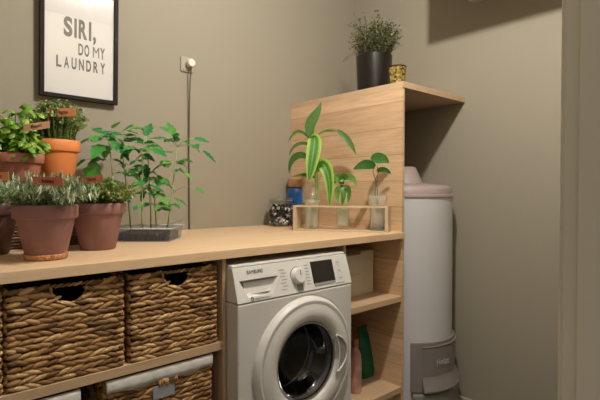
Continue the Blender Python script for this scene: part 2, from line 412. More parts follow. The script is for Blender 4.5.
CX, CZ = 1.203, H-.65
def holed(q, x0, x1, z0, z1, y0, y1, r, n=64):
    """a plate with a round opening"""
    A = sorted(set([2*math.pi*k/n for k in range(n)]+[math.atan2(zz-CZ, xx-CX) % (2*math.pi) for xx in (x0, x1) for zz in (z0, z1)])); m_ = len(A); vs = []
    for y in (y0, y1):
        for a in A: vs.append(L3((CX+r*math.cos(a), y, CZ+r*math.sin(a))))
        for a in A:
            c_, s_ = math.cos(a), math.sin(a); tx = ((x1 if c_ > 0 else x0)-CX)/c_ if abs(c_) > 1e-9 else 1e9; tz = ((z1 if s_ > 0 else z0)-CZ)/s_ if abs(s_) > 1e-9 else 1e9
            tt_ = min(tx, tz); vs.append(L3((CX+tt_*c_, y, CZ+tt_*s_)))
    fs = []
    for k in range(m_):
        k2 = (k+1) % m_; o2 = 2*m_
        fs += [(k, k2, m_+k2, m_+k), (o2+k, o2+m_+k, o2+m_+k2, o2+k2), (k, o2+k, o2+k2, k2), (m_+k, m_+k2, o2+m_+k2, o2+m_+k)]
    q.add(vs, fs)
fr = MB(); holed(fr, MX0, MX1, MZ0, MZS-.0025, MY, MY+.02, .17); fr.build('front_panel', 'white', wm, bev=.007, seg=3, fix=True)
# top plate
MB().box(L3((MX0+.002, MYT+.006, MZT-.012)), L3((MX1-.002, 1.90, MZT-.002))).build('top_plate', 'white', wm, bev=.005)
# slanted control panel (front slopes back towards the top), with a hole for the drawer recess made of a frame of quads
def cp(u, v, off=0):
    """u across 0..1, v up 0..1 on the slanted face"""
    x = MX0+(MX1-MX0)*u; z = MZS+.0015+(MZT-.012-MZS-.0015)*v; y = MY+(MYT-MY)*v
    return V((x, y, z))+CN*off-W0
CN = V((0, -(MZT-MZS), (MYT-MY)*-1)).normalized(); CN = V((0, -math.cos(.26), math.sin(.26)))
ru0, ru1, rv0, rv1 = .035, .335, .13, .63
rec = [(ru0, rv1), (ru1, rv1), (.275, rv0), (.085, rv0)]
cpm = MB()
outer = [(0, 0), (1, 0), (1, 1), (0, 1)]
O = [cp(0, 0), cp(1, 0), cp(1, 1), cp(0, 1)]; I = [cp(.085, rv0), cp(.275, rv0), cp(ru1, rv1), cp(ru0, rv1)]
D = [cp(.095, rv0+.04, -.012), cp(.262, rv0+.04, -.03), cp(.30, rv1-.03, -.045), cp(.06, rv1-.03, -.045)]
B = [V((p.x, 1.60-W0.y, p.z)) for p in O]
cpm.add(O+I+D+B, [(0, 1, 5, 4), (1, 2, 6, 5), (2, 3, 7, 6), (3, 0, 4, 7), (4, 5, 9, 8), (5, 6, 10, 9), (6, 7, 11, 10), (7, 4, 8, 11), (8, 9, 10, 11),
                  (1, 0, 12, 13), (2, 1, 13, 14), (3, 2, 14, 15), (0, 3, 15, 12)])
cpo = cpm.build('control_panel', 'plasticw', wm, bev=.0035, fix=True)
def cpatch(name, u0, u1, v0, v1, off, mat, th=.002):
    q = MB(); a = [cp(u0, v0, off-th), cp(u1, v0, off-th), cp(u1, v1, off-th), cp(u0, v1, off-th)]; b = [cp(u0, v0, off), cp(u1, v0, off), cp(u1, v1, off), cp(u0, v1, off)]
    q.add(a+b, [(0, 3, 2, 1), (4, 5, 6, 7), (0, 1, 5, 4), (1, 2, 6, 5), (2, 3, 7, 6), (3, 0, 4, 7)])
    return q.build(name, mat, wm, bev=.0006)
cpatch('detergent_drawer', .08, .315, .22, .58, -.018, 'plasticw', .003)
XD = V((1, 0, 0)); YD = (cp(.5, 1)-cp(.5, 0)).normalized()
def cm(u, v, off=.0006): return frame_mtx(cp(u, v, off), XD, YD)
cells('brand_lettering', 'SAMSUNG', .0135, .070, 'ink', wm, cm(.098, .79), .14, .02, {})
lettering('inverter_lettering', 'Digital Inverter', .010, 'print', wm, cm(.125, .035), fit=.07)
em = MB()
for k in range(12):
    a0 = math.pi*.5+math.pi*k/12; a1 = math.pi*.5+math.pi*(k+1)/12
    ps = [cp(.108, .07, .001)+(XD*math.cos(a)+YD*math.sin(a)*1.5)*r for a, r in ((a0, .006), (a1, .006), (a1, .003), (a0, .003))]
    em.add(ps, [(0, 1, 2, 3)])
ps = [cp(.108, .07, .001)+XD*x+YD*y for x, y in ((.001, -.009), (.005, -.005), (.005, .005), (.001, .009))]; em.add(ps, [(0, 1, 2, 3)])
em.build('inverter_emblem', 'ink', wm)
# knob
kc = cp(.495, .52, 0)
def disc(name, c, r, off0, off1, mat, n=32, r1=None, parent=wm, nrm=None, sm=.002):
    nrm = nrm or CN; xd = XD; yd = nrm.cross(xd).normalized(); q = MB(); r1 = r if r1 is None else r1
    vs = []
    for rr, o in ((r, off0), (r1, off1-sm), (r1-sm, off1)):
        for k in range(n):
            a = 2*math.pi*k/n; vs.append(c+(xd*math.cos(a)+yd*math.sin(a))*rr+nrm*o)
    fs = [tuple(range(n))]
    for j in range(2):
        for k in range(n): fs.append((j*n+k, j*n+(k+1) % n, (j+1)*n+(k+1) % n, (j+1)*n+k))
    fs.append(tuple(range(2*n, 3*n)))
    q.add(vs, fs); return q.build(name, mat, parent, smooth='auto', fix=True)
disc('knob_recess', kc, .036, -.001, .0008, 'black')
disc('knob', kc, .033, .0008, .022, 'plasticw', r1=.030, sm=.004)
MB().box((-.002, 0, 0), (.002, .02, .001)).build('knob_mark', 'print', wm).matrix_local = frame_mtx(kc+CN*.022, XD, YD)
cpatch('program_notch', .475, .53, .02, .26, .0006, 'grout')
cpatch('display', .628, .84, .17, .90, .0012, 'screen')
cpatch('display_strip', .632, .836, .10, .19, .0022, 'grey')
def mark(a, l): MB().add([a, a+XD*l, a+XD*l+YD*.003, a+YD*.003], [(0, 1, 2, 3)]).build('printed_mark', 'grout', wm)
for k in range(7):
    v = .16+.1*k; mark(cp(.345+.012*(k % 2), v, .0008), .026); mark(cp(.565, v+.04, .0008), .022)
for k in range(3): mark(cp(.875, .22+.26*k, .0008), .018)
mark(cp(.84, .06, .0008), .05)
def ring_flat(name, u, v, r0, r1, mat, ax=1, ay=1):
    q = MB(); n = 24; vs = []
    for r in (r0, r1):
        for k in range(n):
            a = 2*math.pi*k/n; vs.append(cp(u, v, .0008)+XD*math.cos(a)*r*ax+YD*math.sin(a)*r*ay)
    q.add(vs, [(k, (k+1) % n, n+(k+1) % n, n+k) for k in range(n)]); return q.build(name, mat, wm)
ring_flat('button', .895, .72, .007, .0082, 'grout', 1, 1.5); ring_flat('button', .90, .33, .008, .0092, 'grout', 1, 1.9)
# door: rings on the front face, axis -Y
DC = L3((1.203, MY, H-.65)); NY = V((0, -1, 0))
def yl(prof, mat, name, n=64, smooth='auto', sq=1):
    """lathe about the door axis: prof = (radius, distance out of the face)"""
    q = MB(); vs = []; fs = []
    for r, d in prof:
        for k in range(n):
            a = 2*math.pi*k/n; vs.append(DC+V((math.cos(a)*r, -d, math.sin(a)*r)))
    for j in range(len(prof)-1):
        for k in range(n): fs.append((j*n+k, j*n+(k+1) % n, (j+1)*n+(k+1) % n, (j+1)*n+k))
    if prof[-1][0] < .02: fs.append(tuple(range((len(prof)-1)*n, len(prof)*n)))
    return q.add(vs, fs).build(name, mat, wm, smooth=smooth, fix=False)
# gasket groove
yl([(.252, .001), (.247, -.004), (.243, .002)], 'black', 'door_groove')
dr = yl([(.245, .0), (.245, .012), (.238, .022), (.232, .027), (.2255, .0262), (.216, .0262), (.205, .031), (.185, .033), (.166, .031), (.155, .022), (.150, .012), (.150, -.03)], 'plasticw', 'door')
g = yl([(.151, .014), (.148, .019), (.143, .016), (.142, .006)], 'chrome', 'door_ring')
yl([(.148, .010), (.138, .004), (.125, -.016), (.112, -.05), (.09, -.075), (.05, -.088), (.0, -.090)], 'bowl', 'door_glass')
yl([(.165, -.03), (.165, -.07), (.20, -.08), (.24, -.10), (.245, -.34), (.0, -.36)], 'drum', 'drum')
yl([(.137, -.128), (.142, -.124), (.146, -.128), (.142, -.132), (.137, -.128)], 'chrome', 'drum_rim')
yl([(.2235, .0235), (.2225, .0262), (.2205, .0262), (.2195, .0235)], 'black', 'door_seam')
# door handle recess at the right
hq = MB(); n = 16; vs = []; lip = []
for k in range(n+1):
    a = math.radians(-27+56*k/n); e = math.sin(math.pi*k/n)
    for r_, d in ((.156, .0345), (.156+.042*e+.003, .0360)): vs.append(DC+V((math.cos(a)*r_, -d, math.sin(a)*r_)))
    lip.append(vs[-1]+V((0, -.0015, 0)))
fs = [(2*k, 2*k+1, 2*k+3, 2*k+2) for k in range(n)]
hq.add(vs, fs).build('door_handle', 'grey', wm, smooth=True)
MB().tube(lip+[p+V((0, -.002, 0)) for p in vs[0::2]][::-1]+[lip[0]], .0035, 6).build('handle_lip', 'plasticw', wm, smooth=True)
# kick plate and feet
MB().box(L3((MX0+.02, MY-.002, MZ0+.01)), L3((MX1-.02, MY+.004, MZ0+.085))).build('kick_plate', 'plasticw', wm, bev=.002)

# ------------------------------------------------------------------ baskets
def weave(mb, o, u, v, nrm, Wd, Hh, rows, pitch, hole=None, rnd=random):
    rh = Hh/rows; cols = int(Wd/pitch)
    for i in range(rows):
        tl = .24 if i % 2 else -.20
        for j in range(cols+1):
            a = (j+(.5 if i % 2 else 0))*Wd/cols; 
            if a > Wd: a = Wd-pitch*.25
            a = min(max(a, pitch*.35), Wd-pitch*.35)
            z = (i+.5)*rh
            if hole and hole(a, z): continue
            ang = tl+rnd.uniform(-.14, .14); l = pitch*.95*rnd.uniform(.8, 1.2)
            l = min(l, a+.004, Wd-a+.004)
            dx = u*math.cos(ang)+v*math.sin(ang); dy = v*math.cos(ang)-u*math.sin(ang)
            mb.blob(o+u*a+v*(z+rnd.uniform(-.0015, .0015))+nrm*.002, dx*l, dy*rh*.50*rnd.uniform(.8, 1.15), nrm*.0075, 5, 6)
def make_basket(name, Wd, Hh, Dp, rows, hole=True, liner=False):
    root = empty(name, (0, 0, 0), '-', 'basket')
    X, Y, Z = V((1, 0, 0)), V((0, 1, 0)), V((0, 0, 1)); t = .010
    hw, hd = .046, .050
    hf = (lambda a, z: abs(a-Wd*.50) < hw+.004 and z > Hh-hd*(1-max(0, abs(a-Wd*.50)/hw-.45)*.9)-.006 and z < Hh-.006) if hole else None
    b = MB()
    if hole:   # front wall with an opening: columns of cells
        c = Wd*.50
        xs = [t, c-hw, c-hw*.6, c+hw*.6, c+hw, Wd-t]; lows = [Hh, Hh-.02, Hh-hd, Hh-.02, Hh]
        b.box((t, 0, 0), (Wd-t, t*.6, Hh-hd-.004))
        b.box((t, 0, Hh-hd-.004), (c-hw, t*.6, Hh-.004)); b.box((c+hw, 0, Hh-hd-.004), (Wd-t, t*.6, Hh-.004))
    else: b.box((t, 0, 0), (Wd-t, t*.6, Hh-.004))
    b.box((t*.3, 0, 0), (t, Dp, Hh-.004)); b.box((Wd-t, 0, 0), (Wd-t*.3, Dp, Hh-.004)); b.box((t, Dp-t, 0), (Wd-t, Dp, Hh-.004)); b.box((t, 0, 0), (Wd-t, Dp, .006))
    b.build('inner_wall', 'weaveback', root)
    wv = MB()
    weave(wv, V((0, 0, 0)), X, Z, -Y, Wd, Hh, rows, .029, hf)
    weave(wv, V((0, Dp, 0)), -Y, Z, -X, Dp, Hh, rows, .038)
    weave(wv, V((Wd, 0, 0)), Y, Z, X, Dp, Hh, rows, .038)
    if hole:
        c = Wd*.50; pts = []
        for k in range(25):
            a = math.pi*k/24; pts.append((c-hw*math.cos(a)*(1), -.004, Hh-.006-hd*math.sin(a)**.75))
        for k in range(24):
            p, q = V(pts[k]), V(pts[k+1]); d = (q-p)
            wv.blob((p+q)/2, d.normalized()*.006+V((0, -.003, .0)), V((0, .004, 0)), d.normalized().cross(Y)*.0045, 4, 5)
    wv.build('woven_wall', 'strand', root, smooth=True)
    rm = MB()
    for s, e in (((0, 0), (Wd, 0)), ((Wd, 0), (Wd, Dp)), ((Wd, Dp), (0, Dp)), ((0, Dp), (0, 0))):
        s, e = V((*s, Hh-.005)), V((*e, Hh-.005)); n = int((e-s).length/.016)
        for k in range(n):
            p = s+(e-s)*((k+.5)/n); d = (e-s).normalized()
            rm.blob(p, (d+Z*.35)*.013, V((0, 0, 1))*.0045, d.cross(Z)*.006, 4, 5)
    rm.build('rim', 'strand', root, smooth=True)
    if liner:
        ln = MB(); n = 40; vs = []; fs = []
        prof = [(.012, -.06), (.009, -.01), (.002, .004), (-.008, .005), (-.0135, -.004), (-.014, -.02), (-.0135, -.034)]
        for k in range(n+1):
            x = -.004+(Wd+.008)*k/n; wob = .0015*math.sin(k*1.3)+.001*math.sin(k*.5)
            for (dy, dz) in prof: vs.append((x, dy+wob*(1 if dz < 0 else .3), Hh+dz+(.004*math.sin(k*.35+1) if dz < -.03 else 0)))
        m_ = len(prof)
        for k in range(n):
            for j in range(m_-1): fs.append((k*m_+j, k*m_+j+1, (k+1)*m_+j+1, (k+1)*m_+j))
        ln.add(vs, fs); o = ln.build('liner', 'linen', root, smooth=True)
        md = o.modifiers.new('thick', 'SOLIDIFY'); md.thickness = .0015
        # tag and its tie
        MB().box((Wd*.39, -.015, Hh-.090), (Wd*.60, -.012, Hh-.048)).build('name_tag', 'grout', root, bev=.002)
        q = MB()
        for k in range(14):
            x = Wd*(.45+.17*k/13); q.tube([(x, -.012, Hh-.030), (x+random.uniform(-.004, .004), -.016, Hh-.052)], .0022, 5)
        q.build('raffia_tie', 'strand', root, smooth=True)
    return root
bk = make_basket('wicker_basket', .298, .268, .42, 16)
bk.location = (.236, 1.392, ZS)
G1 = 'woven baskets on the middle shelf'
tag(bk, 'braided basket with a dark hand hole, centre of the middle shelf row', 'basket', G1)
b2 = copy_tree(bk); b2.location = (.559, 1.392, ZS); tag(b2, 'braided basket with a dark hand hole beside the washing machine', 'basket', G1)
b3 = copy_tree(bk); b3.location = (-.077, 1.392, ZS); tag(b3, 'braided basket at the left edge of the middle shelf, mostly cut off', 'basket', G1)
lb = make_basket('lined_basket', .350, .415, .40, 25, hole=False, liner=True); lb.location = (.487, 1.395, ZL)
G2 = 'cloth lined baskets on the bottom shelf'
tag(lb, 'braided basket with white liner and grey tag, low beside the washing machine', 'basket', G2)
l2 = copy_tree(lb); l2.location = (.058, 1.395, ZL); tag(l2, 'braided basket with white cloth liner at the lower left corner of the low shelf', 'basket', G2)

# ------------------------------------------------------------------ water heater
TC = V((2.24, 1.59, 0)); TR = .26
wh = empty('water_heater', TC, 'tall white cylindrical water heater with taupe cap in the corner under the top board', 'water heater')
z = lambda r: H+r
MB().lathe([(TR-.03, .0), (TR-.03, .05), (TR-.005, .055), (TR, .06), (TR, z(-.035)), (TR-.004, z(-.032))], n=72).build('body', 'tank', wh, smooth='auto')
MB().lathe([(TR+.003, z(-.036)), (TR+.006, z(-.033)), (TR+.006, z(-.022)), (TR-.002, z(-.018)), (TR-.004, z(.012)), (TR-.014, z(.024)), (TR-.03, z(.031)), (.10, z(.045)), (0, z(.047))], n=72).build('cap', 'tankcap', wh, smooth='auto')
MB().lathe([(.100, z(.043)), (.096, z(.052)), (.060, z(.132)), (.05, z(.138)), (0, z(.138))], n=32).build('top_fitting', 'tankcap', wh, smooth='auto')
a0, a1 = math.radians(222), math.radians(323)
sec = MB()
def sector(q, prof, a0, a1, n=30):
    vs = []; fs = []; m_ = len(prof)
    for k in range(n+1):
        a = a0+(a1-a0)*k/n
        for r, zz in prof: vs.append((r*math.cos(a), r*math.sin(a), zz))
    for k in range(n):
        for j in range(m_): j2 = (j+1) % m_; fs.append((k*m_+j, k*m_+j2, (k+1)*m_+j2, (k+1)*m_+j))
    fs.append(tuple(range(m_))); fs.append(tuple(reversed(range(n*m_, (n+1)*m_)))); q.add(vs, fs)
sector(sec, [(TR-.01, z(-.79)), (TR+.014, z(-.79)), (TR+.016, z(-1.05)), (TR-.01, z(-1.05))], a0, a1)
sec.build('control_housing', 'tankbox', wh, bev=.004)
s2 = MB(); da = math.radians(9)
sector(s2, [(TR, z(-.806)), (TR+.022, z(-.812)), (TR+.018, z(-.822)), (TR+.017, z(-.97)), (TR+.022, z(-.985)), (TR+.048, z(-1.035)), (TR+.046, z(-1.045)), (TR, z(-1.045))], a0+da*1.4, a1-da)
cv = s2.build('cover', 'tankbox', wh, bev=.002)
s3 = MB(); sector(s3, [(TR-.01, z(-1.055)), (TR+.030, z(-1.055)), (TR+.036, z(-1.062)), (TR+.036, .03), (TR-.01, .03)], a0+math.radians(2), a1)
s3.build('lower_housing', 'tankbox', wh, bev=.004)
al = math.radians(262); rr = TR+.0195
nn = V((math.cos(al), math.sin(al), 0)); tt = V((-math.sin(al), math.cos(al), 0))
lettering('brand_lettering', 'Høiax', .055, 'logo', wh, frame_mtx(nn*rr-tt*.055+V((0, 0, z(-.915))), tt, (0, 0, 1)), fit=.10, bold=.001)

# ------------------------------------------------------------------ poster
pc = V((.664, YW-.03, z(.653))); PW, PH = .326, .50
po = empty('framed_poster', (pc.x, YW-.016, z(.403)), 'black framed white poster with bold lettering on the back wall', 'poster'); po.rotation_euler = (math.radians(.5), math.radians(.7), 0)
q = MB(); fwid = .017; d0, d1 = -.020, .0
x0, x1 = -PW/2, PW/2
q.box((x0, d0, 0), (x0+fwid, d1, PH)); q.box((x1-fwid, d0, 0), (x1, d1, PH)); q.box((x0+fwid, d0, 0), (x1-fwid, d1, fwid)); q.box((x0+fwid, d0, PH-fwid), (x1-fwid, d1, PH))
q.build('frame', 'frame', po, bev=.001)
MB().box((x0+.01, -.008, .01), (x1-.01, -.003, PH-.01)).build('print', 'paper', po)
MB().add([(x0+.012, -.012, .012), (x1-.012, -.012, .012), (x1-.012, -.012, PH-.012), (x0+.012, -.012, PH-.012)], [(0, 1, 2, 3)]).build('glass_pane', 'pane', po)
def poster_text(txt, pl_, pr_, cap, gap, bold, wide):
    a = ony(pl_[0], pl_[1], YW-.03); b = ony(pr_[0], pr_[1], YW-.03); zz = (a.z+b.z)/2
    return cells('lettering', txt, cap, b.x-a.x, 'ink', po, frame_mtx((a.x-pc.x, -.0085, zz-z(.403)), (1, 0, 0), (0, 0, 1)), gap, bold, wide)
poster_text('SIRI,', (63, 35.5), (95.5, 39.5), .079, .13, .042, {'I': .5, ',': .45})
poster_text('DO MY', (78, 55), (104.5, 58.5), .050, .18, .030, {' ': .45, 'M': 1.25})
poster_text('LAUNDRY', (56, 66.5), (105, 73), .048, .32, .030, {})

# ------------------------------------------------------------------ socket, plug, cable
so = empty('wall_socket', (1.20, YW, z(.66)), 'cream square wall socket on the back wall', 'socket')
MB().box((-.036, -.010, -.038), (.036, 0, .042)).build('faceplate', 'socket', so, bev=.005, seg=3)
MB().box((-.028, -.014, -.03), (.028, -.008, .034)).build('socket_insert', 'socket', so, bev=.003)
pg = empty('power_plug', (1.207, YW-.014, z(.665)), 'round white plug in the wall socket with a thin grey cable hanging down', 'plug')
q = MB(); n = 28; vs = []; prof = [(.012, 0), (.019, -.004), (.0215, -.012), (.0215, -.030), (.018, -.035), (.0, -.036)]
for r, dd in prof:
    for k in range(n): a = 2*math.pi*k/n; vs.append((math.cos(a)*r, dd, math.sin(a)*r))
q.add(vs, [(j*n+k, j*n+(k+1) % n, (j+1)*n+(k+1) % n, (j+1)*n+k) for j in range(len(prof)-1) for k in range(n)]).build('plug_body', 'plug', pg, smooth='auto', fix=True)
cpts = [(0, -.022, -.018), (0, -.022, -.035), (-.001, -.014, -.09), (.001, -.003, -.2), (0, .004, -.45), (.001, .005, -.7), (.001, .006, ZT+.002-z(.665))]
MB().tube(cpts, .0034, 8).build('cable', 'cable', pg, smooth=True)

# ------------------------------------------------------------------ potted herbs
def pot_profile(rt, rb, h, rimh, rimw=.006):
    return [(0, 0), (rb-.004, 0), (rb, .004), (rt-rimw-.004, h-rimh-.002), (rt-rimw, h-rimh), (rt-.003, h-rimh), (rt-.001, h-rimh+.004), (rt, h-.004), (rt-.003, h), (rt-.009, h), (rt-.012, h-.02), (0, h-.02)]
def rosemary(mb, st, r, h, spread, n, nl=26, L=.020, wd=.0028, lean=1.0, rng=random):
    for i in range(n):
        a = rng.uniform(0, 2*math.pi); q = math.sqrt(rng.random()); p = V((math.cos(a)*r*q, math.sin(a)*r*q, 0))
        out = V((math.cos(a), math.sin(a), 0))*q*spread*rng.uniform(.7, 1.25)+V((rng.uniform(-.3, .3), rng.uniform(-.3, .3), 0))*spread*.5
        top = h*rng.uniform(.55, 1.0)*(1-.35*q*q); pts = [p+out*(t*t*.6+t*.4)+V((0, 0, top*math.sin(t*math.pi*.5) if True else 0)) for t in (0, .25, .5, .75, 1)]
        st.tube(pts, [.0016, .0014, .0012, .001, .0006], 4)
        for k in range(nl):
            t = (k+1)/nl; f = t*4; j = min(3, int(f)); pp = V(pts[j]).lerp(V(pts[j+1]), f-j); d = (V(pts[j+1])-V(pts[j])).normalized()
            aa = rng.uniform(0, 6.28); s = d.cross(V((math.cos(aa), math.sin(aa), .3))).normalized()
            mb.leaf(pp, d*.9+s*lean, L*rng.uniform(.7, 1.1), wd, .15, .1, 2, 'needle')
def herb(name, loc_, rt, rb, h, rimh, potmat, potlabel, cat, kind, group, fol):
    e = empty(name, loc_, potlabel, cat, group)
    MB().lathe(pot_profile(rt, rb, h, rimh), n=48).build('pot', potmat, e, smooth='auto')
    MB().lathe([(0, h-.018), (rt-.0115, h-.016), (rt-.0115, h-.019)][::-1], n=24).build('soil', 'soil', e, smooth=True)
    fm, sm = MB(), MB(); fol(fm, sm)
    for mb_ in (fm, sm): mb_.v = [(x, y, zz+h-.016) for x, y, zz in mb_.v]
    fm.build('foliage', kind, e, smooth=True); sm.build('stems', 'stem', e, smooth=True)
    return e
HG = 'potted herbs at the left end of the worktop'
mp = onz(46.3, 261.3, ZT)*1; mp = V((mp.x*1.036, mp.y*1.036, ZT))
R1 = random.Random(3)
mainp = herb('potted_rosemary', mp, .0895, .054, .163, .040, 'purple', 'mauve terracotta pot with limescale crusted foot and silvery rosemary, frontmost on the worktop', 'potted plant', 'rosemary', HG,
             lambda f, s: rosemary(f, s, .074, .108, .080, 135, 18, .026, .0052, 2.0, R1))
MB().lathe([(.0545, .001), (.0585, .004), (.0600, .012), (.0605, .0155), (.0575, .018)], n=60).build('crusted_foot', 'crust', mainp, smooth=True)
rp = onz(98.2, 250.8, ZT)*1; rp = V((rp.x*1.034, rp.y*1.034, ZT))
R2 = random.Random(4)
rightp = herb('potted_thyme', rp, .0925, .058, .162, .036, 'purple', 'dusky brown terracotta pot of fine green thyme, right of the silvery rosemary', 'potted plant', 'thyme', HG,
              lambda f, s: rosemary(f, s, .076, .102, .050, 300, 24, .0105, .0075, 2.2, R2))
lp_ = at(-11, 200, 1.50); lp_ = V((lp_.x, lp_.y, ZT))
R3 = random.Random(5)
herb('potted_rosemary', lp_, .088, .055, .165, .036, 'purpled', 'dark brown pot of deep green rosemary cut by the left edge of the view', 'potted plant', 'rosemaryd', HG,
     lambda f, s: rosemary(f, s, .07, .120, .06, 110, 22, .022, .0040, 1.2, R3))
# wicker crate the two upper pots stand on
cr = empty('wicker_crate', (.455, 2.015, ZT), 'dark brown wicker crate on the worktop carrying two raised herb pots', 'crate')
cw, cd_, ch = .18, .145, .187
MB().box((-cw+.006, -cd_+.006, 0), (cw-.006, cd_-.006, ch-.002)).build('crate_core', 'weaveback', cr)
q = MB(); rows = 17
for i in range(rows):
    zz = (i+.5)*ch/rows
    for (s, e) in (((-cw, -cd_), (cw, -cd_)), ((cw, -cd_), (cw, cd_)), ((cw, cd_), (-cw, cd_)), ((-cw, cd_), (-cw, -cd_))):
        s, e = V((*s, zz)), V((*e, zz)); nrm = (e-s).normalized().cross(V((0, 0, 1))); N = 24
        q.tube([s+(e-s)*(k/N)-nrm*.003+nrm*.003*math.cos(math.pi*(k+i)) for k in range(N+1)], .0052, 5)
for k in range(12):
    x = -cw+.015+(2*cw-.03)*k/11; q.tube([(x, -cd_, ch-.004), (x, cd_, ch-.004)], .004, 5)
q.build('woven_wall', 'wicker', cr, smooth=True)
ZK = ZT+ch+.001
op = V((.526, 2.056, ZK)); up_ = V((.368, 1.945, ZK))
R4 = random.Random(6)
hO = z(.202)-ZK
herb('potted_savory', op, .0905, .055, hO, .045, 'terra', 'bright orange terracotta pot with bushy pale thyme, raised at the back', 'potted plant', 'savory', HG,
     lambda f, s: rosemary(f, s, .066, .190, .050, 300, 34, .0120, .0085, 2.2, R4))
def basil(f, s):
    R = random.Random(8)
    for i in range(44):
        a = R.uniform(0, 6.28); q = math.sqrt(R.random()); p = V((math.cos(a)*.06*q, math.sin(a)*.06*q, 0))
        tip = p*1.75+V((R.uniform(-.015, .015), R.uniform(-.015, .015), R.uniform(.05, .215)*(1-.2*q)))
        s.tube([p, (p+tip)/2+V((0, 0, .01)), tip], [.0022, .002, .0015], 5)
        for k in range(4):
            t = .3+.7*k/3; pp = p.lerp(tip, t); b = R.uniform(0, 3.14)
            for sgn in (0, math.pi):
                d = V((math.cos(b+sgn), math.sin(b+sgn), R.uniform(-.2, .7)))
                f.leaf(pp, d, R.uniform(.028, .044), R.uniform(.026, .036), 1.6, -.30, 6, 'oval', up=V((R.uniform(-.5, .5), R.uniform(-.9, .1), 1)).normalized())
hB = z(.134)-ZK
herb('potted_basil', up_, .0885, .055, hB, .034, 'terra2', 'brownish terracotta pot of broad-leaved basil, raised at the back left', 'potted plant', 'basil', HG, basil)

# plant markers
def marker(pos, tl, tr, bl, d, mat, txt, label):
    """a stake with a flag; tl/tr/bl pixels on the view give its real corners at distance d"""
    A, B, C = at(*tl, d), at(*tr, d-.01), at(*bl, d)
    e = empty('plant_marker', pos, label, 'plant marker', 'plant markers stuck in the herb pots')
    q = MB(); q.tube([V((0, 0, 0)), A-V(pos)+V((0, 0, .003))], .0022, 6).build('stake', 'metal', e, smooth=True)
    nrm = (B-A).cross(C-A).normalized(); nrm = -nrm if nrm.dot(FW) > 0 else nrm
    dn = C-A; vs = []; n = 8; fs = []
    for k in range(n+1):
        t = k/n; p = A.lerp(B, t)+nrm*(.002*math.sin(t*5)+.003)
        for o in (0, .0012): vs += [p+nrm*o-V(pos), p+dn+nrm*o-V(pos)]
    for k in range(n):
        a = 4*k; fs += [(a, a+1, a+5, a+4), (a+2, a+6, a+7, a+3), (a, a+4, a+6, a+2), (a+1, a+3, a+7, a+5)]
    fs += [(0, 2, 3, 1), (4*n, 4*n+1, 4*n+3, 4*n+2)]
    fl = MB().add(vs, fs).build('flag', mat, e, fix=True)
    hh = dn.length; xd = (B-A).normalized(); yd = (-dn-(-dn).dot(xd)*xd).normalized(); wv_ = (B-A).length
    lettering('lettering', txt, hh*.62, 'ink', fl, frame_mtx(A-V(pos)+dn*.68+xd*wv_*.32+nrm*.0068, xd, yd), bold=.0003, fit=wv_*.42)
    return e
tbase = lambda c, h, dx, dy: V((c.x+dx, c.y+dy, c.z+h-.03))
marker(tbase(up_, hB, .015, -.05), (24, 125), (49.5, 121), (24.4, 132), 1.62, 'markerl', 'Basil', 'peach coloured flag on a stake in the basil')
marker(tbase(op, hO, -.025, -.045), (48, 109.3), (75.5, 107.8), (48.7, 117.5), 1.80, 'marker', 'Thyme', 'copper flag on a tall stake in the bright orange pot')
marker(tbase(mp, .163, 0, -.02), (33.5, 176.5), (63, 177.5), (34, 185), 1.30, 'markerd', 'Rosemary', 'rust red flag low over the silvery rosemary')
marker(tbase(rp, .162, -.03, -.03), (79, 177.5), (103, 175), (79.6, 184), 1.55, 'markerd', 'Thyme', 'rust red flag over the fine thyme, right of the other flags')
marker(tbase(lp_, .165, .0, -.02), (-14, 172.5), (9, 172), (-13.5, 181), 1.42, 'marker', 'Rosemary', 'copper flag at the left edge over the dark brown pot')

# ------------------------------------------------------------------ seedling tray
tL = onz(110, 242, ZT); tR = onz(170.5, 242, ZT); xd = (tR-tL).normalized(); yd = V((0, 0, 1)).cross(xd); TWd = (tR-tL).length; TD = .20
ang = math.atan2(xd.y, xd.x)
tr = empty('seedling_tray', tL, 'clear plastic tray of dark soil with tomato seedlings on the worktop', 'seedling tray', rz=ang)
q = MB(); f_ = .008; hh = .054
bo = [(f_, f_), (TWd-f_, f_), (TWd-f_, TD-f_), (f_, TD-f_)]; to = [(0, 0), (TWd, 0), (TWd, TD), (0, TD)]
vs = [(x, y, .001) for x, y in bo]+[(x, y, hh) for x, y in to]+[(x+(-.008 if x == 0 else .008), y+(-.008 if y == 0 else .008), hh+.001) for x, y in to]
q.add(vs, [(0, 3, 2, 1)]+[(k, (k+1) % 4, 4+(k+1) % 4, 4+k) for k in range(4)]+[(4+k, 4+(k+1) % 4, 8+(k+1) % 4, 8+k) for k in range(4)])
o = q.build('tray_shell', 'trayp', tr); 
q = MB().tube([(-.006, -.006, hh), (TWd+.006, -.006, hh), (TWd+.006, TD+.006, hh), (-.006, TD+.006, hh), (-.006, -.006, hh)], .0025, 6).build('tray_rim', 'plasticw', tr, smooth=True)
q = MB(); NX, NY_ = 8, 4
for i in range(NX):
    for j in range(NY_):
        x = .014+(TWd-.028)*(i+.5)/NX; y = .014+(TD-.028)*(j+.5)/NY_; a = (TWd-.028)/NX*.46; b = (TD-.028)/NY_*.46
        q.add([(x-a*.8, y-b*.8, .004), (x+a*.8, y-b*.8, .004), (x+a*.8, y+b*.8, .004), (x-a*.8, y+b*.8, .004), (x-a, y-b, .034), (x+a, y-b, .034), (x+a, y+b, .034), (x-a, y+b, .034)],
              [(0, 3, 2, 1), (0, 1, 5, 4), (1, 2, 6, 5), (2, 3, 7, 6), (3, 0, 4, 7), (4, 5, 6, 7)])
q.build('soil', 'soil', tr, bev=.002)
